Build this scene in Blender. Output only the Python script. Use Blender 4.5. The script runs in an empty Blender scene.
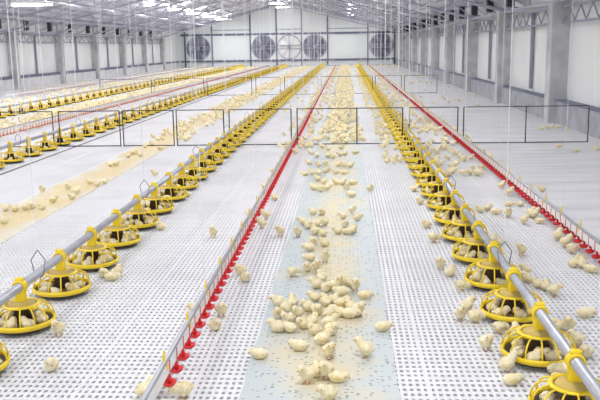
import bpy, bmesh, math, random
import numpy as np
from mathutils import Vector, Matrix, Euler

random.seed(7); rng = np.random.RandomState(7)
SC = bpy.context.scene
COL = SC.collection
PI = math.pi

# ---------------------------------------------------------------- camera
F, H = 800.0, 1.8
VPX, VPY, ROLL = 346.0, 46.0, math.radians(0.9)
hc = Vector((math.cos(ROLL), math.sin(ROLL), 0))
Yc = Vector(((VPX-300)/F, (200-VPY)/F, -1)).normalized()
Zc = hc.cross(Yc).normalized()
Xc = Yc.cross(Zc)
RCW = Matrix((Xc, Yc, Zc))
cam_d = bpy.data.cameras.new('camera'); cam = bpy.data.objects.new('camera', cam_d); COL.objects.link(cam)
cam_d.sensor_width = 36; cam_d.lens = F/600*36; cam_d.clip_end = 300; cam_d.clip_start = 0.05
cam.matrix_world = Matrix.Translation((0, 0, H)) @ RCW.to_4x4()
SC.camera = cam

def at(px, py, z=0.0):
    """photo position of a point known to lie at height z -> place in the hall"""
    v = RCW @ Vector(((px-300)/F, (200-py)/F, -1))
    t = (z-H)/v.z
    return Vector((v.x*t, v.y*t, z))
def proj(p):
    v = RCW.transposed() @ (Vector(p)-Vector((0, 0, H)))
    return 300+F*v.x/-v.z, 200-F*v.y/-v.z

# ---------------------------------------------------------------- materials
def mat(name, col, rough=0.5, metal=0.0, noise=None, emit=None, spec=0.5, rand=None, bump=None):
    """noise = (colour2, scale, low, high[, stretch])"""
    m = bpy.data.materials.new(name); m.use_nodes = True
    nt = m.node_tree; b = nt.nodes['Principled BSDF']
    b.inputs['Base Color'].default_value = (*col, 1); b.inputs['Roughness'].default_value = rough
    b.inputs['Metallic'].default_value = metal; b.inputs['Specular IOR Level'].default_value = spec
    src = None
    tc = nt.nodes.new('ShaderNodeTexCoord')
    if noise:
        mp = nt.nodes.new('ShaderNodeMapping'); nt.links.new(tc.outputs['Object'], mp.inputs[0])
        if len(noise) > 4: mp.inputs['Scale'].default_value = noise[4]
        n = nt.nodes.new('ShaderNodeTexNoise'); n.inputs['Scale'].default_value = noise[1]; n.inputs['Detail'].default_value = 5
        nt.links.new(mp.outputs[0], n.inputs['Vector'])
        r = nt.nodes.new('ShaderNodeMapRange'); r.inputs[1].default_value = noise[2]; r.inputs[2].default_value = noise[3]
        nt.links.new(n.outputs['Fac'], r.inputs[0])
        mx = nt.nodes.new('ShaderNodeMix'); mx.data_type = 'RGBA'
        mx.inputs[6].default_value = (*col, 1); mx.inputs[7].default_value = (*noise[0], 1)
        nt.links.new(r.outputs[0], mx.inputs[0]); src = mx.outputs[2]
        nt.links.new(src, b.inputs['Base Color'])
    if rand:
        oi = nt.nodes.new('ShaderNodeObjectInfo'); mx = nt.nodes.new('ShaderNodeMix'); mx.data_type = 'RGBA'
        nt.links.new(oi.outputs['Random'], mx.inputs[0])
        if src: nt.links.new(src, mx.inputs[6])
        else: mx.inputs[6].default_value = (*col, 1)
        mx.inputs[7].default_value = (*rand, 1); nt.links.new(mx.outputs[2], b.inputs['Base Color'])
    if bump:
        n = nt.nodes.new('ShaderNodeTexNoise'); n.inputs['Scale'].default_value = bump[0]
        nt.links.new(tc.outputs['Object'], n.inputs['Vector'])
        bp = nt.nodes.new('ShaderNodeBump'); bp.inputs['Strength'].default_value = bump[1]; bp.inputs['Distance'].default_value = 0.003
        nt.links.new(n.outputs['Fac'], bp.inputs['Height']); nt.links.new(bp.outputs[0], b.inputs['Normal'])
    if emit:
        b.inputs['Emission Color'].default_value = (*emit[0], 1); b.inputs['Emission Strength'].default_value = emit[1]
    return m

M = {}
M['slat'] = mat('white_slat_plastic', (.80, .80, .815), .65, spec=.25, noise=((.70, .70, .71), .9, .45, .75))
M['pit'] = mat('pit_concrete', (.30, .30, .31), .9, noise=((.52, .52, .52), 5, .4, .6))
M['smooth'] = mat('pale_smooth_floor', (.74, .74, .755), .65, spec=.25, noise=((.60, .60, .62), 2.0, .45, .7, (.35, 1.6, 1)))
M['yellow'] = mat('yellow_plastic', (.93, .68, .02), .4)
M['dish'] = mat('dark_feed_dish', (.10, .075, .05), .6)
M['collar'] = mat('ochre_collar', (.55, .40, .10), .6)
M['shaded_tube'] = mat('shaded_brown_feed_tube', (.055, .030, .016), .7)  # brown feed tube, darkened to carry the shade inside the pan
M['feed'] = mat('feed_crumbs', (.50, .33, .13), .95, noise=((.30, .18, .07), 150, .4, .6))
M['galv'] = mat('galvanised_steel', (.50, .51, .54), .42, .35, noise=((.42, .43, .46), 8, .4, .65))
M['wire'] = mat('dark_wire', (.07, .07, .085), .5, .5)
M['hook'] = mat('grey_hook_steel', (.28, .29, .31), .4, .7)
M['cord'] = mat('white_cord', (.85, .85, .86), .7)
M['red_dull'] = mat('dusty_pink_red_plastic', (.62, .20, .20), .5)
M['red'] = mat('red_plastic', (.70, .018, .022), .35)
M['white_pipe'] = mat('white_water_pipe', (.86, .86, .86), .3)
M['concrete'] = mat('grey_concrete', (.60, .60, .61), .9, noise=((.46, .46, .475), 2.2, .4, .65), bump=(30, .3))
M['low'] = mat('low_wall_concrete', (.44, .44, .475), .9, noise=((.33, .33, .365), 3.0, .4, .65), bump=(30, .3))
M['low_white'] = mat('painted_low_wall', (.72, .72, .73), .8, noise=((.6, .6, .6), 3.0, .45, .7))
M['panel'] = mat('white_wall_panel', (.89, .91, .905), .5, noise=((.84, .865, .85), .6, .4, .65, (1, 1, .3)))
M['panel_end'] = mat('white_end_panel', (.76, .79, .795), .5)
M['roof'] = mat('roof_sheet', (.82, .82, .90), .6)
M['truss'] = mat('lilac_grey_steel', (.50, .50, .60), .5, .1)
M['truss_pale'] = mat('pale_lilac_steel', (.62, .62, .72), .5, .1)
M['frame_blue'] = mat('slate_blue_steel', (.15, .16, .24), .5, .2)
M['mullion'] = mat('blue_grey_steel', (.33, .34, .41), .5, .1)
M['fan_grey'] = mat('fan_galvanised', (.42, .43, .52), .4, .4)
M['fan_dark'] = mat('fan_blade_steel', (.20, .20, .28), .4, .5)
M['fan_back'] = mat('fan_shutter_grey', (.36, .37, .46), .5, .2)
M['fan_white'] = mat('white_louvre', (.88, .88, .88), .5)
M['box'] = mat('dark_slate_box', (.035, .036, .055), .5)
M['lamp'] = mat('lamp_tube', (1, 1, 1), .4, emit=((1, .99, .97), 14))
M['lamp_house'] = mat('lamp_housing', (.8, .8, .8), .5)
M['down'] = mat('chick_down', (.87, .68, .30), .95, noise=((.95, .88, .63), 30, .36, .56), spec=.1, rand=(.92, .84, .60), bump=(240, .8))
for n_ in M['down'].node_tree.nodes:
    if n_.type == 'OBJECT_INFO':
        l_ = n_.outputs['Random'].links[0]; t_ = l_.to_socket; nt_ = M['down'].node_tree
        q_ = nt_.nodes.new('ShaderNodeMath'); q_.operation = 'MULTIPLY'; q_.inputs[1].default_value = .55; nt_.links.new(n_.outputs['Random'], q_.inputs[0]); nt_.links.new(q_.outputs[0], t_); break
M['beak'] = mat('chick_beak', (.72, .42, .20), .5)
M['leg'] = mat('chick_leg', (.72, .42, .24), .6)
M['eye'] = mat('chick_eye', (.01, .008, .006), .2)
M['groove'] = mat('floor_groove', (.22, .22, .24), .9)

def strip_mat(name, base, tan, amount, speck):
    """film sheet: broad smears of spilled feed plus small droppings"""
    m = mat(name, base, .55); nt = m.node_tree; b = nt.nodes['Principled BSDF']
    tc = nt.nodes.new('ShaderNodeTexCoord')
    n = nt.nodes.new('ShaderNodeTexNoise'); n.inputs['Scale'].default_value = 1.5; n.inputs['Detail'].default_value = 6; n.inputs['Roughness'].default_value = .6
    nt.links.new(tc.outputs['Object'], n.inputs['Vector'])
    sp = nt.nodes.new('ShaderNodeSeparateXYZ'); nt.links.new(tc.outputs['Object'], sp.inputs[0])
    ab = nt.nodes.new('ShaderNodeMath'); ab.operation = 'ABSOLUTE'; nt.links.new(sp.outputs[0], ab.inputs[0])
    ml = nt.nodes.new('ShaderNodeMath'); ml.operation = 'MULTIPLY_ADD'; ml.inputs[1].default_value = -.75; nt.links.new(ab.outputs[0], ml.inputs[0]); nt.links.new(n.outputs['Fac'], ml.inputs[2])
    r = nt.nodes.new('ShaderNodeMapRange'); r.inputs[1].default_value = amount[0]; r.inputs[2].default_value = amount[1]; r.inputs[4].default_value = amount[2]
    nt.links.new(ml.outputs[0], r.inputs[0])
    mx = nt.nodes.new('ShaderNodeMix'); mx.data_type = 'RGBA'; mx.inputs[6].default_value = (*base, 1); mx.inputs[7].default_value = (*tan, 1)
    nt.links.new(r.outputs[0], mx.inputs[0])
    mp = nt.nodes.new('ShaderNodeMapping'); mp.inputs['Scale'].default_value = (30, 52, 1); nt.links.new(tc.outputs['Object'], mp.inputs[0])
    v = nt.nodes.new('ShaderNodeTexVoronoi'); v.inputs['Scale'].default_value = 1.0; nt.links.new(mp.outputs[0], v.inputs['Vector'])
    lt = nt.nodes.new('ShaderNodeMath'); lt.operation = 'LESS_THAN'; lt.inputs[1].default_value = .30; nt.links.new(v.outputs['Distance'], lt.inputs[0])
    sc = nt.nodes.new('ShaderNodeSeparateColor'); nt.links.new(v.outputs['Color'], sc.inputs[0])
    lt2 = nt.nodes.new('ShaderNodeMath'); lt2.operation = 'LESS_THAN'; lt2.inputs[1].default_value = speck; nt.links.new(sc.outputs[0], lt2.inputs[0])
    mu = nt.nodes.new('ShaderNodeMath'); mu.operation = 'MULTIPLY'; nt.links.new(lt.outputs[0], mu.inputs[0]); nt.links.new(lt2.outputs[0], mu.inputs[1])
    mx2 = nt.nodes.new('ShaderNodeMix'); mx2.data_type = 'RGBA'; mx2.inputs[7].default_value = (.22, .21, .19, 1)
    nt.links.new(mx.outputs[2], mx2.inputs[6]); nt.links.new(mu.outputs[0], mx2.inputs[0])
    nt.links.new(mx2.outputs[2], b.inputs['Base Color'])
    return m
M['strip_pale'] = strip_mat('pale_blue_film', (.55, .605, .61), (.72, .62, .38), (.26, .52, .85), .42)
M['strip_tan'] = strip_mat('feed_covered_film', (.70, .69, .66), (.70, .57, .29), (.12, .42, .95), .10)

# ---------------------------------------------------------------- mesh helpers
def new_mesh(name, bm, *mats, smooth=False):
    me = bpy.data.meshes.new(name); bm.to_mesh(me); bm.free()
    for m in mats: me.materials.append(m)
    if smooth:
        for p in me.polygons: p.use_smooth = True
    return me
def link(name, me, parent=None, loc=(0, 0, 0), rz=0.0):
    o = bpy.data.objects.new(name, me); COL.objects.link(o)
    o.location = loc; o.rotation_euler = (0, 0, rz)
    if parent: o.parent = parent
    return o
def obj(name, bm, m, parent=None, loc=(0, 0, 0), smooth=False):
    return link(name, new_mesh(name, bm, m, smooth=smooth), parent, loc)
def empty(name, loc=(0, 0, 0), rz=0.0):
    o = bpy.data.objects.new(name, None); COL.objects.link(o); o.location = loc; o.rotation_euler = (0, 0, rz)
    o.empty_display_size = .1
    return o
def tag(o, label, cat, group=None, kind=None):
    o['label'] = label; o['category'] = cat
    if group: o['group'] = group
    if kind: o['kind'] = kind
    return o
def struct(name, bm, m, smooth=False):
    o = obj(name, bm, m, smooth=smooth); o['kind'] = 'structure'; return o
def copy_tree(o, parent=None):
    c = o.copy(); COL.objects.link(c)
    if parent: c.parent = parent
    for ch in list(o.children): copy_tree(ch, c)
    return c
def ordn(n):
    return '%d%s' % (n, 'th' if 10 <= n % 100 <= 20 else {1: 'st', 2: 'nd', 3: 'rd'}.get(n % 10, 'th'))
def wn(n): return WORDN[n] if n < 13 else str(n)
def wo(n): return WORDO[n] if n < 13 else ordn(n)
WORDN = ['zero', 'one', 'two', 'three', 'four', 'five', 'six', 'seven', 'eight', 'nine', 'ten', 'eleven', 'twelve']
WORDO = ['', 'first', 'second', 'third', 'fourth', 'fifth', 'sixth', 'seventh', 'eighth', 'ninth', 'tenth', 'eleventh', 'twelfth']

def box(bm, x0, x1, y0, y1, z0, z1):
    v = [bm.verts.new((x, y, z)) for x in (x0, x1) for y in (y0, y1) for z in (z0, z1)]
    for f in ((0, 1, 3, 2), (4, 6, 7, 5), (0, 4, 5, 1), (2, 3, 7, 6), (0, 2, 6, 4), (1, 5, 7, 3)):
        bm.faces.new([v[i] for i in f])
def bevel(bm, w, seg=2):
    bmesh.ops.recalc_face_normals(bm, faces=bm.faces)
    bmesh.ops.bevel(bm, geom=list(bm.edges), offset=w, segments=seg, affect='EDGES', profile=.5)
def tube(bm, pts, r, n=8, cap=True, closed=False):
    pts = [Vector(p) for p in pts]; rings = []; N = len(pts)
    rs = r if isinstance(r, (list, tuple)) else [r]*N
    up = None
    for i, p in enumerate(pts):
        if closed: d = pts[(i+1) % N]-pts[i-1]
        else: d = pts[min(i+1, N-1)]-pts[max(i-1, 0)]
        d.normalize()
        if up is None:
            up = Vector((0, 0, 1)) if abs(d.z) < .9 else Vector((0, 1, 0))
        a = d.cross(up)
        if a.length < 1e-4: a = d.cross(Vector((1, 0, 0)))
        a.normalize(); b = a.cross(d); up = b
        rings.append([bm.verts.new(p+(a*math.cos(2*PI*k/n)+b*math.sin(2*PI*k/n))*rs[i]) for k in range(n)])
    for i in range(N if closed else N-1):
        A, B = rings[i], rings[(i+1) % N]
        for k in range(n): bm.faces.new((A[k], A[(k+1) % n], B[(k+1) % n], B[k]))
    if cap and not closed:
        bm.faces.new(rings[0][::-1]); bm.faces.new(rings[-1])
def bar(bm, p, q, w):
    """square bar between two points"""
    tube(bm, (p, q), w*.7071, n=4)
def lathe(bm, prof, n=28, closed=False, c=(0, 0, 0)):
    rings = []
    for r, z in prof:
        if r < 1e-5: rings.append([bm.verts.new((c[0], c[1], c[2]+z))])
        else: rings.append([bm.verts.new((c[0]+r*math.cos(2*PI*k/n), c[1]+r*math.sin(2*PI*k/n), c[2]+z)) for k in range(n)])
    P = len(rings)
    for i in range(P if closed else P-1):
        A, B = rings[i], rings[(i+1) % P]
        for k in range(n):
            k2 = (k+1) % n
            if len(A) == 1 and len(B) == 1: continue
            if len(A) == 1: bm.faces.new((A[0], B[k2], B[k]))
            elif len(B) == 1: bm.faces.new((A[k], A[k2], B[0]))
            else: bm.faces.new((A[k], A[k2], B[k2], B[k]))
def ball(bm, c, r, rot=(0, 0, 0), u=14, v=9):
    mtx = Matrix.Translation(c) @ Euler(rot).to_matrix().to_4x4() @ Matrix.Diagonal((*r, 1))
    bmesh.ops.create_uvsphere(bm, u_segments=u, v_segments=v, radius=1, matrix=mtx)

# ---------------------------------------------------------------- hall dimensions
XL, XR = -16.0, 5.0            # panel planes of the side walls
CL, CR = -15.62, 4.60          # inner faces of the columns
YE, Y0 = 76.3, -1.5
XC = (XL+XR)/2
EAVE, RIDGE = 3.4, 6.0
def roof_z(x): return RIDGE-(RIDGE-EAVE)*abs(x-XC)/((XR-XL)/2)
GRID = [18.6+6.35*k for k in range(-3, 10)]
GRID = [g for g in GRID if g < YE-.6]

# ---------------------------------------------------------------- floor
bm = bmesh.new()
xs0, xs1 = XL, 2.32
px, pyy = .037, .062
n = int((xs1-xs0)/px)
for i in range(n+1):
    x = xs1-i*px
    wide = (i % 17 == 0)
    w = .013 if wide else .0085
    box(bm, x-w, x+w, 2.0, YE, -.022, 0)
k = 0; y = 2.0
while y < YE:
    wide = (k % 7 == 0)
    w = .020 if wide else .0155
    box(bm, xs0, xs1, y-w, y+w, -.020, -.0008)
    y += pyy; k += 1
struct('floor', bm, M['slat'])
bm = bmesh.new(); box(bm, xs1+.013, XR, 2.0, YE, -.03, 0); struct('floor', bm, M['smooth'])
bm = bmesh.new(); box(bm, XL, XR, Y0, YE, -.34, -.30); struct('floor', bm, M['pit'])
bm = bmesh.new(); box(bm, -5.17, -5.11, 2.0, YE, -.015, .003); struct('trim_1', bm, M['groove'])

# ---------------------------------------------------------------- side walls
def side(sign, panel_x, col_x, low_x, lowm, name):
    o = 1 if sign > 0 else -1
    bm = bmesh.new(); a, b = sorted((panel_x, panel_x+o*.1)); box(bm, a, b, Y0, YE+.1, .5, EAVE); struct('wall_'+name, bm, M['panel'])
    bm = bmesh.new(); a, b = sorted((low_x, panel_x+o*.1)); box(bm, a, b, Y0, YE, -.3, .5); struct('low_wall_'+name, bm, lowm)
    bm = bmesh.new(); a, b = sorted((low_x-o*.02, panel_x-o*.002)); box(bm, a, b, Y0, YE, .5, .53 if sign > 0 else .64)
    struct('trim_'+('2' if sign > 0 else '3'), bm, M['frame_blue'])
    for i, g in enumerate(GRID):
        bm = bmesh.new(); a, b = sorted((col_x, panel_x+o*.05)); box(bm, a, b, g, g+.42, -.3, 2.68); bevel(bm, .012, 1)
        struct('column', bm, M['concrete'])
        if i+1 < len(GRID):
            h = GRID[i+1]; m_ = (g+.42+h)/2
            bm = bmesh.new(); a, b = sorted((panel_x-o*.10, panel_x-o*.02)); box(bm, a, b, m_-.05, m_+.05, .6, 2.62)
            struct('steel_column', bm, M['mullion'])
            # lattice beam of one bay
            bm = bmesh.new(); xb = panel_x-o*.14
            y0, y1 = g+.42, h
            for z in (2.24, 2.60): box(bm, xb-.03, xb+.03, y0, y1, z-.025, z+.025)
            nn = 14; st = (y1-y0)/nn
            for q in range(nn):
                a_, b_ = (2.26, 2.58) if q % 2 == 0 else (2.58, 2.26)
                bar(bm, (xb, y0+q*st, a_), (xb, y0+(q+1)*st, b_), .028)
            struct('lattice_beam', bm, M['mullion'])
            # open truss under the eave
            bm = bmesh.new(); xt = panel_x-o*.22
            box(bm, xt-.04, xt+.04, y0-.42, y1, 2.69, 2.76)
            for q in range(2):
                ya, yb = y0-.42+q*3.175, y0-.42+(q+1)*3.175
                bar(bm, (xt, ya, 2.72), (xt, yb, 3.24), .045); bar(bm, (xt, ya, 3.24), (xt, ya, 2.72), .05)
            box(bm, xt-.04, xt+.04, y0-.42, y1, 3.21, 3.28)
            struct('eave_beam', bm, M['truss'])
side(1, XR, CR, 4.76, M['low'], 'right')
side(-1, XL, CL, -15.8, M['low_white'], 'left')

# ---------------------------------------------------------------- roof
bm = bmesh.new()
ridges = 0
def roof_pt(x, dz=0): return (x, roof_z(x)+dz)
for sgn in (1, -1):
    xe = XR+.1 if sgn > 0 else XL-.1
    v = [bm.verts.new((x, y, roof_z(x)+dz)) for x in (XC, xe) for y in (Y0, YE+.1) for dz in (0, .08)]
    for f in ((0, 1, 3, 2), (4, 6, 7, 5), (0, 4, 5, 1), (2, 3, 7, 6), (0, 2, 6, 4), (1, 5, 7, 3)): bm.faces.new([v[i] for i in f])
bmesh.ops.recalc_face_normals(bm, faces=bm.faces)
struct('ceiling', bm, M['roof'])
np_ = 15
for sgn in (1, -1):
    for i in range(np_):
        x = XC+sgn*(.35+i*(9.6/(np_-1)))
        bm = bmesh.new(); z = roof_z(x)-.004
        box(bm, x-.025, x+.025, Y0, YE, z-.13, z-.02)
        struct('purlin_beam', bm, M['truss_pale'] if i % 2 else M['truss'])
for i in range(1, 10):
    x = XL+(XR-XL)*i/10; bm = bmesh.new(); bar(bm, (x, Y0, roof_z(x)-.72), (x, YE, roof_z(x)-.72), .03); struct('tie_beam', bm, M['truss_pale'])
for g in GRID:
    if g < 3: continue
    bm = bmesh.new(); yy = g+.21
    for sgn in (1, -1):
        xe = XR-.12 if sgn > 0 else XL+.12
        N = 10
        top = [Vector((XC+(xe-XC)*i/N, yy, roof_z(XC+(xe-XC)*i/N)-.20)) for i in range(N+1)]
        bot = [p-Vector((0, 0, .48)) for p in top]
        bar(bm, top[0], top[-1], .07); bar(bm, bot[0], bot[-1], .07)
        for i in range(N):
            bar(bm, bot[i], top[i+1], .035) if i % 2 == 0 else bar(bm, top[i], bot[i+1], .035)
            if i % 2 == 0: bar(bm, bot[i], top[i], .035)
        bar(bm, bot[-1], top[-1], .06)
    struct('roof_truss_beam', bm, M['truss'])

# ---------------------------------------------------------------- end wall
bm = bmesh.new()
pr = [(XL-.1, -.3), (XR+.1, -.3), (XR+.1, EAVE), (XC, RIDGE), (XL-.1, EAVE)]
a = [bm.verts.new((x, YE, z)) for x, z in pr]; b = [bm.verts.new((x, YE+.15, z)) for x, z in pr]
bm.faces.new(a); bm.faces.new(b[::-1])
for i in range(5): bm.faces.new((a[i], b[i], b[(i+1) % 5], a[(i+1) % 5]))
bmesh.ops.recalc_face_normals(bm, faces=bm.faces)
struct('wall_back', bm, M['panel_end'])
def on_end(px_, py_):
    v = RCW @ Vector(((px_-300)/F, (200-py_)/F, -1)); return Vector((0, 0, H))+v*(YE/v.y)
def ex(px_): return on_end(px_, 45).x
def ez(py_, px_=300): return on_end(px_, py_).z
for pxx in (185, 212, 250.5, 276.5, 302, 327.5, 368, 394.5):
    x = ex(pxx); bm = bmesh.new(); box(bm, x-.07, x+.07, YE-.10, YE, 0, roof_z(x)-.05); struct('steel_column', bm, M['frame_blue'])
for i, (z, w) in enumerate(((ez(33.5), .09), (ez(60), .08), (ez(66.2), .05))):
    bm = bmesh.new(); box(bm, XL+.4, XR-.4, YE-.115, YE-.006, z-w, z+w); struct('wall_rail_beam', bm, M['frame_blue'])
for a_, b_ in ((212, 250.5), (276.5, 302), (327.5, 368)):
    bm = bmesh.new(); z = ez(29); box(bm, ex(a_)+.08, ex(b_)-.08, YE-.05, YE, z-.04, z+.04); struct('wall_rail_beam', bm, M['mullion'])
for sgn in (1, -1):
    bm = bmesh.new(); xe = (XR if sgn > 0 else XL)
    bar(bm, (XC, YE-.08, RIDGE-.12), (xe, YE-.08, EAVE-.12), .12); struct('verge_beam', bm, M['truss'])

# exhaust fans
def make_fan(white):
    root = empty('exhaust_fan')
    R = 1.11; h = 1.19
    bm = bmesh.new()                     # square plate with a round mouth
    n = 48; inn = []; out = []
    for k in range(n):
        t = 2*PI*k/n+PI/4; c, s = math.cos(t), math.sin(t); q = h/max(abs(c), abs(s))
        inn.append((R*c, R*s)); out.append((q*c, q*s))
    for y0, flip in ((-.12, 0), (0, 1)):
        pass
    fi = [bm.verts.new((x, -.10, z)) for x, z in inn]; fo = [bm.verts.new((x, -.10, z)) for x, z in out]
    bi = [bm.verts.new((x, -.005, z)) for x, z in inn]; bo = [bm.verts.new((x, -.005, z)) for x, z in out]
    for k in range(n):
        j = (k+1) % n
        bm.faces.new((fi[k], fi[j], fo[j], fo[k])); bm.faces.new((bi[k], bo[k], bo[j], bi[j]))
        bm.faces.new((fi[k], bi[k], bi[j], fi[j])); bm.faces.new((fo[k], fo[j], bo[j], bo[k]))
    bmesh.ops.recalc_face_normals(bm, faces=bm.faces)
    obj('housing', bm, M['panel_end'], root)
    bm = bmesh.new(); tube(bm, [(R*math.cos(2*PI*k/n), -.11, R*math.sin(2*PI*k/n)) for k in range(n)], .05, 6, closed=True)
    obj('shroud_ring', bm, M['fan_grey'], root)
    bm = bmesh.new()
    for i in range(13):
        z = -1.05+i*.175; w = math.sqrt(max(0, 1.14**2-z*z))
        v = [bm.verts.new(p) for p in ((-w, -.015, z-.09), (w, -.015, z-.09), (w, -.05, z+.085), (-w, -.05, z+.085))]
        bm.faces.new(v)
        v2 = [bm.verts.new((p.co.x, p.co.y+.008, p.co.z)) for p in v]; bm.faces.new(v2[::-1])
    obj('shutter', bm, M['fan_white'] if white else M['fan_back'], root)
    for k in range(6):
        bm = bmesh.new(); t0 = 2*PI*k/6+.3
        rows = []
        for i in range(6):
            r = .16+(R*.93-.16)*i/5; w = .13+.17*i/5
            A = []
            for s, yy in ((-1, -.10), (1, -.19)):
                t = t0+s*w/max(r, .3)*.9+.25*i/5
                A.append(((r*math.cos(t), yy, r*math.sin(t)), (r*math.cos(t), yy+.012, r*math.sin(t))))
            rows.append([bm.verts.new(A[0][0]), bm.verts.new(A[1][0]), bm.verts.new(A[1][1]), bm.verts.new(A[0][1])])
        for i in range(5):
            for q in range(4): bm.faces.new((rows[i][q], rows[i][(q+1) % 4], rows[i+1][(q+1) % 4], rows[i+1][q]))
        bm.faces.new(rows[0]); bm.faces.new(rows[-1][::-1])
        bmesh.ops.recalc_face_normals(bm, faces=bm.faces)
        obj('blade', bm, M['fan_white'] if white else M['fan_dark'], root)
    bm = bmesh.new(); tube(bm, ((0, -.08, 0), (0, -.24, 0)), .17, 16); obj('hub', bm, M['fan_grey'], root)
    bm = bmesh.new()
    for s in (-1, 1): bar(bm, (-1.1, -.27, s*.16), (1.1, -.27, s*.16), .05)
    bar(bm, (0, -.27, -1.1), (0, -.27, 1.1), .05)
    for x, z in ((-1.1, .16), (-1.1, -.16), (1.1, .16), (1.1, -.16), (0, 1.1), (0, -1.1)): bar(bm, (x, -.27, z), (x*1.02, -.10, z*1.02), .04)
    obj('support_frame', bm, M['fan_grey'], root)
    return root
fan0 = make_fan(False)
fans = [(198.5, 'grey exhaust fan nearest the left side wall, apart from the others'), (263.5, 'grey exhaust fan left of the white fan in the central three'),
        (289.3, 'white exhaust fan with closed pale shutter, middle of the end wall'), (314.8, 'grey exhaust fan right of the white fan in the central three'),
        (381.3, 'grey exhaust fan nearest the right side wall, apart from the others')]
used = False
for pxx, lab in fans:
    if 'white exhaust' in lab: f = make_fan(True)
    else:
        f = copy_tree(fan0) if used else fan0; used = True
    f.location = (ex(pxx), YE, ez(46.8)); tag(f, lab, 'fan', 'exhaust fans on the end wall')

# ---------------------------------------------------------------- boxes under the eaves
bm = bmesh.new(); box(bm, -.10, .10, -.13, .13, -.22, .22); bevel(bm, .02, 2)
bx_me = new_mesh('box', bm, M['box'])
bm = bmesh.new(); box(bm, -.05, .2, -.03, .03, .22, .25); box(bm, -.05, .2, -.03, .03, -.25, -.22)
br_me = new_mesh('bracket', bm, M['mullion'])
for sign, nm in ((1, 'right'), (-1, 'left')):
    i = 0
    for y in sorted([g+1.5 for g in GRID]+[g+4.65 for g in GRID]):
        if y < (22 if sign > 0 else 30) or y > 67: continue
        i += 1
        r = empty('eave_box', ((XR-.42) if sign > 0 else (XL+.42), y, 3.02), 0 if sign > 0 else PI)
        b_ = link('box', bx_me, r); link('bracket', br_me, b_)
        tag(r, 'small dark box under the %s eave truss, %s from the camera' % (nm, ordn(i)), 'box', 'dark boxes under the eaves')

# ---------------------------------------------------------------- lamps
bm = bmesh.new(); box(bm, -.75, .75, -.09, .09, 0, .07); bevel(bm, .01, 1); lh_me = new_mesh('housing', bm, M['lamp_house'])
bm = bmesh.new(); tube(bm, ((-.72, 0, -.035), (.72, 0, -.035)), .034, 10); tb_me = new_mesh('tube', bm, M['lamp'])
def lamp(x, y, z, power, label):
    r = empty('tube_lamp', (x, y, z)); link('housing', lh_me, r); link('tube', tb_me, r)
    for dx in (-.5, .5):
        bm = bmesh.new(); tube(bm, ((dx, 0, .07), (dx, 0, roof_z(x+dx)-z-.01)), .008, 5); obj('hanger', bm, M['hook'], r)
    tag(r, label, 'lamp', 'tube lamps under the roof')
    l = bpy.data.lights.new('lamp_light', 'AREA'); l.shape = 'RECTANGLE'; l.size = 1.45; l.size_y = .07; l.energy = power; l.color = (1, .99, .985); l.spread = PI
    o = bpy.data.objects.new('lamp_light', l); COL.objects.link(o); o.parent = r; o.location = (0, 0, -.075)
    added_uplight = l.copy(); added_uplight.energy = power*.65; o = bpy.data.objects.new('lamp_light', added_uplight); COL.objects.link(o); o.parent = r; o.location = (0, 0, .075); o.rotation_euler = (PI, 0, 0)  # extra upward light, added above the housing to brighten the roof
LAMP = 160
rows_l = [(-11.0, 'left-hand', 4.35), (-5.45, 'middle', 5.3), (.9, 'right-hand', 4.50)]  # the middle row is added, to spread the light more evenly
for x, nm, z in rows_l:
    for j in range(12):
        y = 2.9+6.35*j
        lamp(x, y, 3.42 if (x < -9 and j == 4) else z, {'left-hand': 84, 'middle': 62, 'right-hand': 175}[nm]*(1.0 if j < 11 else 1.25), 'white tube lamp under the roof, %s nearest in the %s lamp row' % (ordn(j+1), nm))

# ---------------------------------------------------------------- strips of film on the floor
def strip(name, x0, x1, y0, y1, m, label):
    bm = bmesh.new(); xm = (x0+x1)/2; w = (x1-x0)/2; n = 160
    top = []
    for i in range(n+1):
        y = y0+(y1-y0)*(i/n)**1.6
        j1, j2 = rng.uniform(-.012, .012, 2)
        top.append((bm.verts.new((-w+j1, y, .004)), bm.verts.new((w+j2, y, .004)), bm.verts.new((-w+j1, y, .0005)), bm.verts.new((w+j2, y, .0005))))
    for i in range(n):
        a_, b_ = top[i], top[i+1]
        bm.faces.new((a_[0], a_[1], b_[1], b_[0])); bm.faces.new((a_[2], b_[2], b_[3], a_[3]))
        bm.faces.new((a_[0], b_[0], b_[2], a_[2])); bm.faces.new((a_[1], a_[3], b_[3], b_[1]))
    o = obj(name, bm, m, loc=(xm, 0, 0)); tag(o, label, 'floor sheet'); return o
strip('feed_sheet', -.565, .27, 2.6, 75, M['strip_pale'], 'pale blue-grey sheet flecked with feed, between centre drinker and right feeders')
strip('feed_sheet', -3.95, -3.3, 5, 75, M['strip_tan'], 'long sheet covered in tan feed on the floor left of the centre yellow feeders')
strip('feed_sheet', -8.6, -7.5, 12, 75, M['strip_tan'], 'long sheet crowded with chicks between the pink drinker line and the far left feeders')

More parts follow.
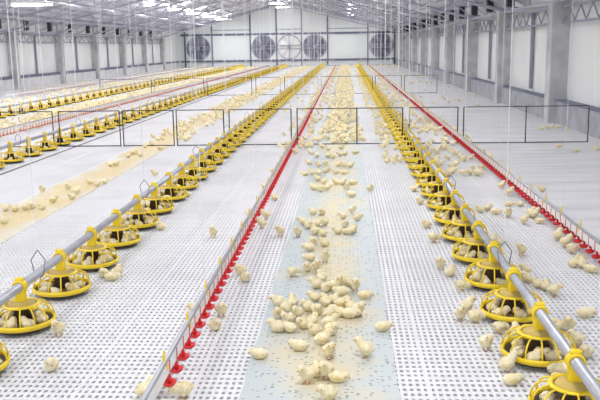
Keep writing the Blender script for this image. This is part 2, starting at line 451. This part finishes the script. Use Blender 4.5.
# ---------------------------------------------------------------- feeder lines
PZ = .285
def make_pan():
    r = empty('feeder_pan')
    bm = bmesh.new()
    lathe(bm, [(0, .006), (.13, .006), (.168, .014), (.196, .036), (.201, .050), (.194, .050), (.188, .036), (.162, .020), (0, .018)], 40)
    d = obj('feed_dish', bm, M['dish'], r, smooth=True)
    bm = bmesh.new(); lathe(bm, [(0, .050), (.05, .045), (.12, .030), (.155, .021)], 32); obj('feed', bm, M['feed'], d, smooth=True)
    bm = bmesh.new(); lathe(bm, [(.200, .036), (.212, .042), (.216, .060), (.210, .074), (.200, .072), (.196, .058)], 44, closed=True)
    bmesh.ops.recalc_face_normals(bm, faces=bm.faces); obj('dish_rim', bm, M['yellow'], r, smooth=True)
    bm = bmesh.new()
    for k in range(14):
        t = 2*PI*k/14+.1; c, s = math.cos(t), math.sin(t)
        prof = [(.108, .168), (.150, .162), (.180, .142), (.199, .110), (.206, .070)]
        tube(bm, [(q*c, q*s, z) for q, z in prof], .0052, 6)
    lathe(bm, [(.098, .164), (.098, .174), (.122, .173), (.126, .166), (.120, .161)], 36, closed=True)
    bmesh.ops.recalc_face_normals(bm, faces=bm.faces)
    obj('grille', bm, M['yellow'], r, smooth=True)
    bm = bmesh.new(); lathe(bm, [(0, .172), (.100, .170), (.100, .164), (.060, .158), (.050, .13), (.062, .062), (.054, .056), (0, .058)], 28); obj('feed_cone', bm, M['shaded_tube'], r, smooth=True)
    bm = bmesh.new()
    lathe(bm, [(.094, .168), (.088, .176), (.050, .182), (.040, .190), (0, .190)], 24)
    obj('collar', bm, M['collar'], r, smooth=True)
    bm = bmesh.new(); n = 20                     # clamp collar round the pipe (pipe along Y)
    ro, ri, hw = .046, .0305, .026
    R_ = []
    for k in range(n):
        t = 2*PI*k/n; c, s = math.cos(t), math.sin(t)
        R_.append([bm.verts.new((q*c, yy, PZ+q*s)) for q, yy in ((ri, -hw), (ro, -hw), (ro, hw), (ri, hw))])
    for k in range(n):
        A, B = R_[k], R_[(k+1) % n]
        for q in range(4): bm.faces.new((A[q], A[(q+1) % 4], B[(q+1) % 4], B[q]))
    bmesh.ops.recalc_face_normals(bm, faces=bm.faces)
    b2 = bmesh.new(); box(b2, -.034, .036, -.027, .027, .184, PZ-.012); bevel(b2, .010, 2)
    t_ = bpy.data.meshes.new('t'); b2.to_mesh(t_); b2.free(); bm.from_mesh(t_)
    b2 = bmesh.new(); box(b2, -.028, .028, -.018, .018, PZ+.038, PZ+.062); bevel(b2, .008, 2)
    b2.to_mesh(t_); b2.free(); bm.from_mesh(t_)
    obj('pipe_clamp', bm, M['yellow'], r, smooth=True)
    return r
pan0 = make_pan()
# one-mesh version for pans too far off to show parts
def joined(root, name):
    bm = bmesh.new(); mats = []
    def walk(o):
        if o.type == 'MESH':
            m = o.data.materials[0]
            if m not in mats: mats.append(m)
            n0 = len(bm.faces); bm.from_mesh(o.data); bm.faces.ensure_lookup_table()
            for f in bm.faces[n0:]: f.material_index = mats.index(m)
        for c in o.children: walk(c)
    walk(root)
    me = bpy.data.meshes.new(name); bm.to_mesh(me); bm.free()
    for m in mats: me.materials.append(m)
    return me
pan_me = joined(pan0, 'feeder_pan')
def far_pan_bm(bm, x, y):
    lathe(bm, [(0, .012), (.15, .012), (.212, .05), (.216, .078), (.20, .07)], 10, c=(x, y, 0))
    lathe(bm, [(.20, .085), (.18, .14), (.11, .17), (.035, .19), (0, .19)], 7, c=(x, y, 0))
    box(bm, x-.04, x+.04, y-.026, y+.026, .22, .34)

STEPS = dict(A=.725, B=.747, C=.77, D=.765)
ROWS = [  # x, first pan, name, label of the line
    ('A', 1.10, 3.72, 'rightmost feeder row', 'grey feed pipe carrying the rightmost row of yellow pans, hung on white cords'),
    ('B', -2.14, 4.18, 'feeder row left of the centre drinker', 'grey feed pipe of yellow pans left of the centre red drinker line'),
    ('C', -5.51, 11.99, 'second feeder row from the left wall', 'grey feed pipe of the second row of yellow pans from the left wall'),
    ('D', -9.50, 20.7, 'feeder row nearest the left wall', 'grey feed pipe of the yellow pan row nearest the left wall')]
PANS = {}; allp = []
for key, x, y0, nm, lab in ROWS:
    ys = []; STEP = STEPS[key]
    y = y0
    while y < 74.5: ys.append(y); y += STEP
    PANS[key] = ys
    for i, y in enumerate(ys): allp.append((y, key, x, i+1, nm))
allp.sort()
near = allp[:300]; rest = allp[300:]
first = True
for q, (y, key, x, i, nm) in enumerate(near):
    big = y < 17
    if big:
        r = pan0 if first else copy_tree(pan0); first = False
        r.location = (x, y, 0.0); r.rotation_euler = (0, 0, 0)
    else:
        r = link('feeder_pan', pan_me, None, (x, y, 0.0))
    tag(r, 'yellow feeder pan, %s nearest in the %s' % (ordn(i), nm), 'feeder', 'yellow feeder pans on the feed lines')
bm = bmesh.new()
for y, key, x, i, nm in rest: far_pan_bm(bm, x, y)
tag(obj('feeder_pan_rows', bm, M['yellow']), 'farthest yellow feeder pans merging towards the end wall', 'feeders', kind='stuff')

cord_me = {}
def cord(parent, x, y, z0, w=.0045):
    bm = bmesh.new(); tube(bm, ((x, y, z0), (x, y, roof_z(x)-.16)), w*(.55 if y < 13 else 1.7), 5); return obj('suspension_cord', bm, M['cord'], parent)
for key, x, y0, nm, lab in ROWS:
    r = empty('feed_line', (0, 0, 0)); tag(r, lab, 'feed pipe', 'feed lines along the hall')
    bm = bmesh.new(); ya = 2.3 if key in 'AB' else y0-1.5
    tube(bm, ((x, ya, PZ), (x, 75.2, PZ)), .0285, 14); p = obj('feed_pipe', bm, M['galv'], r, smooth=True)
    ny = 0; y = {'A': 4.85, 'B': 5.52, 'C': 13.2, 'D': 21.9}[key]
    STEP = STEPS[key]; y = y0+STEP*({'A': 2, 'B': 1, 'C': 1, 'D': 1}[key])+STEP*.45
    while y < 70:
        bm = bmesh.new()                       # wire saddle under the pipe, drawn up to the cord
        s = .034
        pts = [(x-.0, y, PZ+.16), (x-.05, y, PZ+.09), (x-.034, y, PZ), (x-.02, y, PZ-.032), (x+.02, y, PZ-.032), (x+.034, y, PZ), (x+.05, y, PZ+.09), (x, y, PZ+.16)]
        tube(bm, pts, .0042, 6); hk = obj('hanger_hook', bm, M['hook'], r)
        cord(r, x, y, PZ+.155)
        y += STEP*4 if y < 30 else STEP*6

# ---------------------------------------------------------------- drinker lines
def make_cup():
    bm = bmesh.new()
    box(bm, -.0150, .0150, -.008, .008, .138, .203)                              # saddle on the pipe
    tube(bm, [(0, 0, .142), (.004, 0, .125), (.010, 0, .10), (.008, 0, .074)], .011, 7)
    lathe(bm, [(0, .062), (.024, .064), (.038, .076), (.042, .088), (.037, .088), (.030, .076), (0, .072)], 20, c=(.004, 0, 0))
    return new_mesh('drinker_cup', bm, M['red'], smooth=True)
cup_me = make_cup()
M['red_faint'] = mat('faint_pink_plastic', (.62, .42, .43), .5)
cup_faint = cup_me.copy(); cup_faint.materials[0] = M['red_faint']
cup_dull = cup_me.copy(); cup_dull.materials[0] = M['red_dull']
bm = bmesh.new(); lathe(bm, [(.0095, .139), (.0095, .128), (.005, .122), (.004, .112), (0, .112)], 10); nip_me = new_mesh('nipple', bm, M['galv'])
bm = bmesh.new()
tube(bm, [(0, 0, .20), (0, 0, .24), (.003, 0, .285)], [.010, .008, .004], 6); box(bm, -.018, .018, -.008, .008, .178, .215)
clip_me = new_mesh('line_clip', bm, M['yellow'])
DR = [(2.03, 3.2, 'red cup drinker line nearest the right wall, grey rail over white pipe'),
      (-.94, 2.6, 'red cup drinker line left of the pale centre sheet, grey rail over white pipe'),
      (-7.15, 12.5, 'pink-red drinker line between the two far left feeder rows'),
      (-12.9, 30, 'faint pinkish drinker line closest to the left wall')]
CS = .178
for x, ya, lab in DR:
    r = empty('drinker_line', (0, 0, 0)); tag(r, lab, 'drinker', 'drinker lines along the hall')
    bm = bmesh.new(); tube(bm, ((x, ya, .215), (x, 75, .215)), .0135, 10); obj('support_rail', bm, M['galv'], r, smooth=True)
    bm = bmesh.new(); box(bm, x-.0125, x+.0125, ya, 75, .140, .203); obj('water_pipe', bm, M['white_pipe'], r)
    bm = bmesh.new(); nb = 0
    first_y = {2.03: 6.2, -.94: 3.73, -7.15: 16.0, -12.9: 31}[x]
    y = ya+.05; i = 0
    ys = []
    while y < 74.8: ys.append(y); y += CS
    vis = [y for y in ys if y >= first_y]
    for y in vis[:100]:
        c = link('drinker_cup', cup_me if x > -5 else cup_dull if x > -10 else cup_faint, r, (x, y, 0)); 
        if y < 9: link('nipple', nip_me, c)
    for y in vis[100:]:
        box(bm, x-.012, x+.014, y-.008, y+.008, .08, .158); lathe(bm, [(0, .066), (.028, .076), (.028, .083), (0, .082)], 7, c=(x, y, 0))
    o = obj('drinker_cup_row', bm, M['red'] if x > -5 else M['red_dull'] if x > -10 else M['red_faint'], r); o['kind'] = 'stuff'
    k = 0; y = first_y+.1
    while y < 30:
        link('line_clip', clip_me, r, (x-.0, y, 0)); y += .62
    y = first_y+1.3
    while y < 70:
        cord(r, x, y, .225, .004); y += 3.15 if y < 30 else 5

# ---------------------------------------------------------------- low fences across the hall
def fence(y, spans, where):
    hgt = .67
    for i, (xa, xb, mid) in enumerate(spans):
        r = empty('fence_panel', ((xa+xb)/2, y, 0)); w = (xb-xa)/2
        for x in ([-w, w]+([mid-(xa+xb)/2] if mid else [])):
            bm = bmesh.new(); tube(bm, ((x, 0, .0), (x, 0, hgt)), .011, 6); obj('post', bm, M['wire'], r)
        for z in (.012, hgt):
            bm = bmesh.new(); tube(bm, ((-w, 0, z), (w, 0, z)), .0095, 6); obj('rail', bm, M['wire'], r)
        tag(r, 'thin dark wire frame panel, %s from the left in the %s across the hall' % (WORDO[i+1], where), 'fence', 'wire fence panels across the hall')
def fx(px_, d): return (px_-346)/F*d+(0)
FA = 14.85
def gx(px_, py_): return at(px_, py_, 0).x
A = [(0, 60, None), (66, 124, None), (127, 176, None), (179, 225, None), (230.5, 291.5, None), (297.5, 403, 357), (409.5, 459, None), (465, 594, 529)]
fence(FA, [(gx(a, 145), gx(b, 145), gx(m, 145) if m else None) for a, b, m in A], 'nearer fence')
FB = 30.8
B = [(120, 165, None), (168, 212, None), (215, 256, None), (260, 283, None), (287, 319, None), (322, 372, None), (375, 401, None), (404, 437, None)]
fence(FB, [(gx(a, 93), gx(b, 93), None) for a, b, m in B], 'farther fence')

# ---------------------------------------------------------------- chicks
def solidify_balls(name, balls, vox=.0052, fluff=.0024, seed=0):
    bm = bmesh.new()
    for c, r, rot in balls: ball(bm, c, r, rot, 18, 12)
    me = bpy.data.meshes.new('t'); bm.to_mesh(me); bm.free()
    o = bpy.data.objects.new('t', me); COL.objects.link(o)
    m = o.modifiers.new('r', 'REMESH'); m.mode = 'VOXEL'; m.voxel_size = vox
    s = o.modifiers.new('s', 'SMOOTH'); s.factor = .5; s.iterations = 5
    dg = bpy.context.evaluated_depsgraph_get(); ev = o.evaluated_get(dg)
    out = bpy.data.meshes.new_from_object(ev)
    bpy.data.objects.remove(o)
    rr = np.random.RandomState(seed)
    n = len(out.vertices); co = np.empty(n*3, 'f'); out.vertices.foreach_get('co', co); no = np.empty(n*3, 'f'); out.vertices.foreach_get('normal', no)
    co = co.reshape(-1, 3)+no.reshape(-1, 3)*rr.uniform(-1, 1, (n, 1)).astype('f')*fluff
    out.vertices.foreach_set('co', co.reshape(-1)); out.update()
    out.name = name; out.materials.clear(); out.materials.append(M['down'])
    for p in out.polygons: p.use_smooth = True
    return out
Z0 = (0, 0, 0)
def pose(body, head, nod, legs, tuck=False, turn=0.0):
    """body = (z, tilt, ry, rz), head = (x, y, z) centre, nod = beak pitch"""
    bz, tilt, ry, rzz = body
    B_ = [((0, -.004, bz), (.044, ry-.002, rzz+.004), (tilt, 0, 0)), ((0, .018, bz+.018*math.sin(tilt)), (.040, .034, .040), Z0),
          ((0, -.044, bz+.008-.05*math.sin(tilt)), (.020, .020, .016), (tilt-.3, 0, 0)),
          ((.038, -.006, bz+.006), (.011, .030, .020), (tilt, 0, 0)), ((-.038, -.006, bz+.006), (.011, .030, .020), (tilt, 0, 0))]
    hx, hy, hz = head
    B_.append(((hx, hy, hz), (.027, .0285, .027), (nod, 0, turn)))
    for t in (.35, .65):
        B_.append(((hx*t, .022+(hy-.022)*t, bz+.01+(hz-bz-.01)*t), (.030, .029, .030), Z0))
    if legs:
        for s in (-1, 1): B_.append(((s*.017, .002, bz-.030), (.014, .017, .020), Z0))
    d = Matrix.Rotation(turn, 3, 'Z') @ Matrix.Rotation(nod, 3, 'X') @ Vector((0, 1, 0))
    side_ = Matrix.Rotation(turn, 3, 'Z') @ Vector((1, 0, 0)); up = side_.cross(d)
    hcen = Vector(head)
    bm = bmesh.new(); tube(bm, (hcen+d*.024-up*.003, hcen+d*.032-up*.005, hcen+d*.041-up*.008), [.0075, .006, .001], 8); bk = new_mesh('beak', bm, M['beak'], smooth=True)
    ey = []
    for s in (-1, 1):
        bm = bmesh.new(); p = hcen+d*.010+side_*s*.0246+up*.005; ball(bm, p, (.0036, .0036, .0036), u=8, v=6); ey.append(new_mesh('eye', bm, M['eye'], smooth=True))
    lg = []
    if legs:
        for s in (-1, 1):
            bm = bmesh.new(); x = s*.018
            tube(bm, ((x, .002, max(bz-.034, .02)), (x, -.004, .018), (x, .002, .004)), [.005, .0036, .0036], 6)
            for a in (-.5, 0, .5): tube(bm, ((x, .002, .004), (x+.024*math.sin(a), .002+.024*math.cos(a), .0025)), [.003, .002], 5)
            tube(bm, ((x, .002, .004), (x, -.012, .0025)), [.003, .002], 5)
            lg.append(new_mesh('leg', bm, M['leg'], smooth=True))
    return B_, bk, ey, lg
POSES = {
    'standing': pose((.066, .25, .048, .039), (0, .052, .116), -.1, True),
    'looking aside': pose((.066, .20, .048, .039), (.012, .050, .112), -.15, True, turn=-.7),
    'pecking': pose((.064, -.18, .053, .038), (0, .078, .052), -.95, True),
    'sitting': pose((.043, .12, .047, .040), (0, .050, .080), -.15, False),
    'resting': pose((.038, .0, .052, .037), (.006, .062, .050), -.3, False, turn=-.3),
    'huddled': pose((.046, .15, .048, .043), (-.014, .036, .082), -.5, False, turn=.9)}
CH = {}
for k, (nm, (B_, bk, ey, lg)) in enumerate(POSES.items()):
    me = solidify_balls('chick', B_, seed=k)
    r = bpy.data.objects.new('chick', me)
    CH[nm] = (me, bk, ey, lg)
LO = {}
for k, (nm, (B_, bk, ey, lg)) in enumerate(POSES.items()):
    me = solidify_balls('chick_small', B_, vox=.012, fluff=.001, seed=k)
    LO[nm] = me

chicks = []      # (x, y, z, rz, scale, pose, where)
def add(x, y, z, rz, s, ps, where): chicks.append([x, y, z, rz, s, ps, where])
PP = ['standing', 'looking aside', 'pecking', 'sitting', 'resting', 'huddled']
def rnd_pose(w): return PP[rng.choice(6, p=np.array(w)/sum(w))]
W_FLOCK = (1.5, 1.5, 1.2, 3, 1.5, 3)
# x, y in the photo, pose (s stand, a aside, p peck, t sit, r rest, h huddle), heading in degrees (0 = away, 90 = left)
CODE = dict(s='standing', a='looking aside', p='pecking', t='sitting', r='resting', h='huddled')
PIX = '''325,254,s,180 310,257,r,90 307,266,h,150 317,263,a,200 292,270,p,-40 322,276,h,20 317,283,t,100 326,286,h,190 333,285,t,-90
340,280,a,200 348,281,t,60 355,282,s,180 343,291,r,90 364,294,r,-95 315,296,t,80 326,300,h,10 334,298,h,-60 341,302,t,-80 279,301,t,100 286,306,h,-120
293,301,t,20 278,311,s,170 298,310,a,160 308,305,h,60 317,309,t,200 329,311,h,-60 340,311,t,90 349,313,r,-90 351,305,h,30 358,307,a,-120
289,317,t,120 278,326,t,90 290,327,r,60 303,322,h,100 312,320,t,-20 315,328,h,80 329,321,t,-70 331,328,h,200 322,338,t,-60 329,347,s,-150
300,345,r,80 260,353,r,95 382,326,r,-80 366,346,s,70 307,371,s,140 317,369,h,-30 325,367,a,180 337,376,r,-90 329,392,t,120
205,323,h,-170 207,309,t,100 215,307,a,-150 235,269,h,120 245,276,t,200 257,221,s,90 262,213,a,100 253,215,t,60 280,229,a,170 213,230,s,180
313,211,t,60 322,211,h,120 303,221,t,90 308,224,h,200 317,223,t,-60 298,230,a,170 315,230,h,10 323,232,t,90 325,221,h,-60 313,241,t,180
343,215,t,100 352,208,a,-120 357,217,t,-90 345,223,h,180 338,230,t,90 353,228,h,-80 347,231,r,-90 325,242,t,60 310,247,r,90
370,187,a,-140 311,152,t,90 317,155,h,0 328,155,t,-90 333,156,h,60 340,154,t,100 345,153,h,-90 355,152,r,-90 309,162,t,60 318,164,h,90
325,163,t,200 328,168,h,60 338,164,t,-60 344,164,h,60 350,165,t,-90 305,173,r,90 312,172,t,60 319,172,h,20 325,170,t,-80 336,171,h,90 344,172,r,-90
318,178,t,90 324,180,h,-20 314,187,t,60 320,188,h,180 327,187,t,-90 336,181,h,90 342,182,t,-60 347,186,s,180 352,182,r,-90 352,194,r,60
311,143,t,90 334,141,h,-60 322,146,t,70 328,148,h,10 341,147,t,-90 318,139,h,60 346,141,t,10
177,387,p,80 144,386,s,-60 293,151,s,90 283,158,h,60 276,171,s,100 288,143,t,90 269,186,a,80 272,197,t,60 298,139,s,70
51,363,h,180 58,325,s,170 104,272,t,170 111,276,r,-80 117,270,h,-30 160,225,h,90 188,193,t,90 155,172,s,120
5,207,h,60 15,208,t,90 25,206,h,-70 33,205,t,180 42,206,h,90 53,199,t,-80 4,220,t,60 68,186,a,200 72,196,t,150 77,190,h,-40 42,188,s,180
90,181,t,90 97,183,h,60 105,181,t,-90 110,164,t,90 116,163,h,-90 128,155,t,90 140,154,h,60 134,152,t,-80 145,146,t,10 152,143,h,60 160,148,r,-90
488,166,p,-60 503,183,s,-70 517,190,a,-80 542,188,t,90 508,203,r,-90 521,203,r,90 495,211,r,-90 508,211,a,200 480,208,h,60 487,207,t,-90
524,217,s,-140 530,211,a,-60 543,212,s,-70 546,220,r,-90 567,233,s,-50 577,240,a,-60 584,247,p,-60 574,262,t,-60 590,257,h,90 582,262,h,-30 594,268,r,60 522,247,s,150
441,261,a,170 427,223,h,90 453,165,r,90 478,156,s,-60 558,145,r,-80 576,150,r,-90 597,148,t,60
526,267,s,120 527,276,h,60 538,282,t,90 546,284,h,-40 554,287,a,-120 493,237,s,-60 497,240,t,90 461,283,p,-70
460,310,s,170 467,303,a,-40 486,338,s,-150 499,325,p,-60 516,329,h,-30 507,360,s,-60 511,378,r,-85 564,368,p,70 563,380,t,100 584,312,r,-90
569,321,s,160 578,335,a,100 586,350,t,150 557,323,h,90 483,313,p,-60
542,128,r,90 547,127,h,90 552,126,t,-60 558,126,r,-90 567,128,s,150 420,200,h,90 414,188,t,-80 433,236,p,-80 450,270,h,-60'''
for tok in PIX.split():
    px_, py_, c, a = tok.split(',')
    ps = CODE[c]; zc = {'s': .075, 'a': .07, 'p': .06, 't': .045, 'r': .038, 'h': .05}[c]
    p = at(float(px_), float(py_), zc)
    add(p.x, p.y, .0045 if (-.55 < p.x < .28 or -3.97 < p.x < -3.18) else 0, math.radians(float(a))+rng.uniform(-.2, .2), rng.uniform(.76, .90), ps, None)
# keep the placed chicks from growing into each other: push overlapping pairs apart
def relax(L, r=.067, it=40):
    for _ in range(it):
        for i in range(len(L)):
            for j in range(i):
                if L[i][6] or L[j][6]: continue
                dx, dy = L[i][0]-L[j][0], L[i][1]-L[j][1]; d = math.hypot(dx, dy)
                if 1e-6 < d < r:
                    q = (r-d)/2/d; L[i][0] += dx*q; L[i][1] += dy*q; L[j][0] -= dx*q; L[j][1] -= dy*q
relax(chicks)
# outside every pan
for c in chicks:
    for key, x, y0, nm, lab in ROWS:
        STEP = STEPS[key]; k = round((c[1]-y0)/STEP)
        if k < 0: continue
        yy = y0+k*STEP; dx, dy = c[0]-x, c[1]-yy; d = math.hypot(dx, dy)
        if d < .285: c[0] = x+dx/d*.285; c[1] = yy+dy/d*.285
    for x in (-.94, 2.03):
        if abs(c[0]-x) < .085: c[0] = x+(.085 if (c[0] > x and x < 0) else -.085)
# feeding chicks inside the pans
def in_pan(key, x, y, n, i, vis):
    t0 = rng.uniform(0, 2*PI)
    for k in range(n):
        t = t0+2*PI*k/n+rng.uniform(-.12, .12); rr = .128
        add(x+rr*math.cos(t), y+rr*math.sin(t), .024, t+PI/2+rng.uniform(-.9, .9), rng.uniform(.76, .86), rnd_pose((0, 0, 0, 3, 2, 3)), (key, i))
for i, y in enumerate(PANS['A'][:7]): in_pan('A', 1.10, y, 7 if i else 5, i+1, 1)
for i, y in enumerate(PANS['B'][:6]): in_pan('B', -2.14, y, 7 if i else 3, i+1, 1)
chicks = [c for c in chicks if -40 < proj((c[0], c[1], .05))[0] < 640]
print('individual chicks', len(chicks))

# labels
def region(x, y):
    if -.58 <= x <= .31: return 'on centre sheet', 'A', 'right'
    if .31 < x <= .78: return 'between sheet and right feeders', 'A', 'right'
    if .78 < x <= 1.1: return 'left of right feeders', 'A', 'right'
    if 1.1 < x <= 1.45: return 'right of right feeders', 'A', 'right'
    if 1.45 < x <= 1.80: return 'between right feeders and drinker', 'A', 'right'
    if 1.80 < x <= 2.20: return 'by right drinker cups', 'A', 'right'
    if x > 2.20: return 'on bare right-hand floor', 'A', 'right'
    if -1.25 <= x < -.58: return 'by centre drinker cups', 'B', 'left'
    if -1.80 <= x < -1.25: return 'between left feeders and drinker', 'B', 'left'
    if -2.55 <= x < -1.80: return 'beside left feeders', 'B', 'left'
    if -3.25 <= x < -2.55: return 'between tan sheet and left feeders', 'B', 'left'
    return 'on tan feed sheet', 'B', 'left'
PW = {'standing': 'standing', 'looking aside': 'standing', 'pecking': 'pecking', 'sitting': 'sitting', 'resting': 'resting', 'huddled': 'huddled'}
buckets = {}
for c in chicks:
    sx, sy = proj((c[0], c[1], .05))
    if c[6]: key = ('pan',)+c[6]
    else:
        nm, row, sd = region(c[0], c[1])
        h2 = round((c[1]-PANS[row][0])/STEPS[row]*2); k = max(h2//2, 0)+1; gap = h2 > 0 and h2 % 2 == 1
        key = (nm, sd, k, gap)
    buckets.setdefault(key, []).append((sx, sy, c))
final = []
for key, L in buckets.items():
    if key[0] != 'pan' and len(L) > 4:
        sub = {}
        for q in L: sub.setdefault(PW[q[2][5]], []).append(q)
        for p_, l_ in sub.items(): final.append((key, p_, l_))
    else: final.append((key, None, L))
for key, pw, L in final:
    L.sort(key=lambda q: q[0]); n = len(L)
    for j, (sx, sy, c) in enumerate(L):
        if n == 1: w = 'the only one' if pw or key[0] == 'pan' else 'alone'
        elif n == 2: w = ('left' if j == 0 else 'right')+' of the two'
        elif j == 0: w = 'leftmost of %s' % wn(n)
        elif j == n-1: w = 'rightmost of %s' % wn(n)
        else: w = '%s from left of %s' % (wo(j+1), wn(n))
        if key[0] == 'pan':
            lab = 'chick in the %s pan of the %s feeder row, %s' % (ordn(key[2]), 'right' if key[1] == 'A' else 'left', w)
        else:
            lab = 'chick %s opposite %s%s %s pan, %s' % (key[0], 'gap past ' if key[3] else '', ordn(key[2]), key[1], w)
            if pw: lab = pw+' '+lab
            elif len(lab.replace('-', ' ').split()) <= 15 and n == 1: lab = PW[c[5]]+' '+lab
        c.append(lab)
for x, y, z, rz, s, ps, where, lab in chicks:
    me, bk, ey, lg = CH[ps]
    o = link('chick', me, None, (x, y, z), rz); o.scale = (s, s, s)
    tag(o, lab, 'chick', 'yellow chicks on the slatted floor')
    if y < 8.5:
        link('beak', bk, o)
        for e in ey: link('eye', e, o)
        if not where:
            for l in lg: link('leg', l, o)

# the flock farther off, too many to tell apart
flock = []
def sc(n, xa, xb, ya, yb, dens_pow=1.0, clump=None):
    pts = []
    for _ in range(n):
        t = rng.uniform(); y = ya+(yb-ya)*t**dens_pow; x = rng.uniform(xa, xb)
        pts.append((x, y))
    return pts
flock += sc(880, -.50, .28, 17.2, 74, 1.15)
flock += sc(60, -.55, .35, 14.9, 17.5)
flock += sc(560, -4.0, -3.15, 15.5, 74, 1.1)
flock += sc(1700, -8.9, -7.25, 16, 74, 1.1)
flock += sc(900, -12.6, -9.6, 21, 74, 1.0)
flock += sc(250, -14.7, -13.0, 33, 74, 1.0)
flock += sc(170, 1.3, 1.85, 11, 40, 1.3)
flock += sc(220, .6, .95, 12, 60, 1.2)
flock += sc(110, 2.06, 2.3, 11, 60, 1.1)
flock += sc(60, 2.3, 4.6, 24, 70, 1.1)
flock += sc(150, -.86, -.6, 14, 70, 1.2); flock += sc(60, -1.25, -1.02, 16, 70, 1.2); flock += sc(120, 1.75, 1.96, 14, 70, 1.2)
flock += sc(60, -2.0, -1.0, 14, 70, 1.0)
flock += sc(420, -15, 4.5, 66, 76, 1.0)
flock += sc(60, -6.6, -5.7, 14, 60, 1.0)
grid = {}
keep = []
for x, y in flock:
    if any(abs(x-rx) < .24 and y > ry-.5 for _, rx, ry, _, _ in ROWS) or any(abs(x-d[0]) < .06 for d in DR) or abs(y-FA) < .06 or abs(y-FB) < .06: continue
    g = (int(x//.1), int(y//.1)); ok = True
    for a in (-1, 0, 1):
        for b in (-1, 0, 1):
            for (u, v) in grid.get((g[0]+a, g[1]+b), ()):
                if (u-x)**2+(v-y)**2 < .085**2: ok = False
    if ok: grid.setdefault(g, []).append((x, y)); keep.append((x, y, 0.0045, rng.uniform(.84, 1.0)))
for key, x, y0, nm, lab in ROWS:
    for i, y in enumerate(PANS[key]):
        if (key == 'A' and i < 7) or (key == 'B' and i < 6) or y > 45: continue
        n = 6 if key in 'AB' else 4; t0 = rng.uniform(0, 6)
        for k in range(n):
            t = t0+2*PI*k/n; keep.append((x+.14*math.cos(t), y+.14*math.sin(t), .034, .7))
arr = {}
for nm, me in LO.items():
    n = len(me.vertices); co = np.empty(n*3, 'f'); me.vertices.foreach_get('co', co)
    arr[nm] = (co.reshape(-1, 3), [tuple(p.vertices) for p in me.polygons])
V = []; Fc = []; off = 0
for x, y, z, s in keep:
    nm = rnd_pose(W_FLOCK) if s > .8 else rnd_pose((0, 0, 0, 2, 2, 2)); co, fc = arr[nm]; t = rng.uniform(0, 2*PI); c_, s_ = math.cos(t), math.sin(t)
    R2 = np.array([[c_, -s_, 0], [s_, c_, 0], [0, 0, 1]], 'f')
    V.append(co @ R2.T*s+np.array([x, y, z], 'f')); Fc += [tuple(i+off for i in f) for f in fc]; off += len(co)
me = bpy.data.meshes.new('chick_flock'); me.from_pydata(np.concatenate(V).tolist(), [], Fc); me.materials.append(M['down'])
for p in me.polygons: p.use_smooth = True
tag(link('chick_flock', me), 'dense flock of tiny chicks filling the far floor strips and distant pans', 'flock', kind='stuff')
for nm in list(LO): bpy.data.meshes.remove(LO[nm])
print('flock', len(keep), 'verts', off)

# ---------------------------------------------------------------- world and view
w = bpy.data.worlds.new('world'); SC.world = w; w.use_nodes = True
bg = w.node_tree.nodes['Background']; bg.inputs[0].default_value = (.95, .97, 1, 1); bg.inputs[1].default_value = .8
SC.view_settings.view_transform = 'Standard'; SC.view_settings.look = 'None'; SC.view_settings.gamma = 1
SC.view_settings.exposure = 0.44
try: SC.view_settings.use_curve_mapping = False
except Exception: pass
SC.cycles.max_bounces = 6; SC.cycles.diffuse_bounces = 4
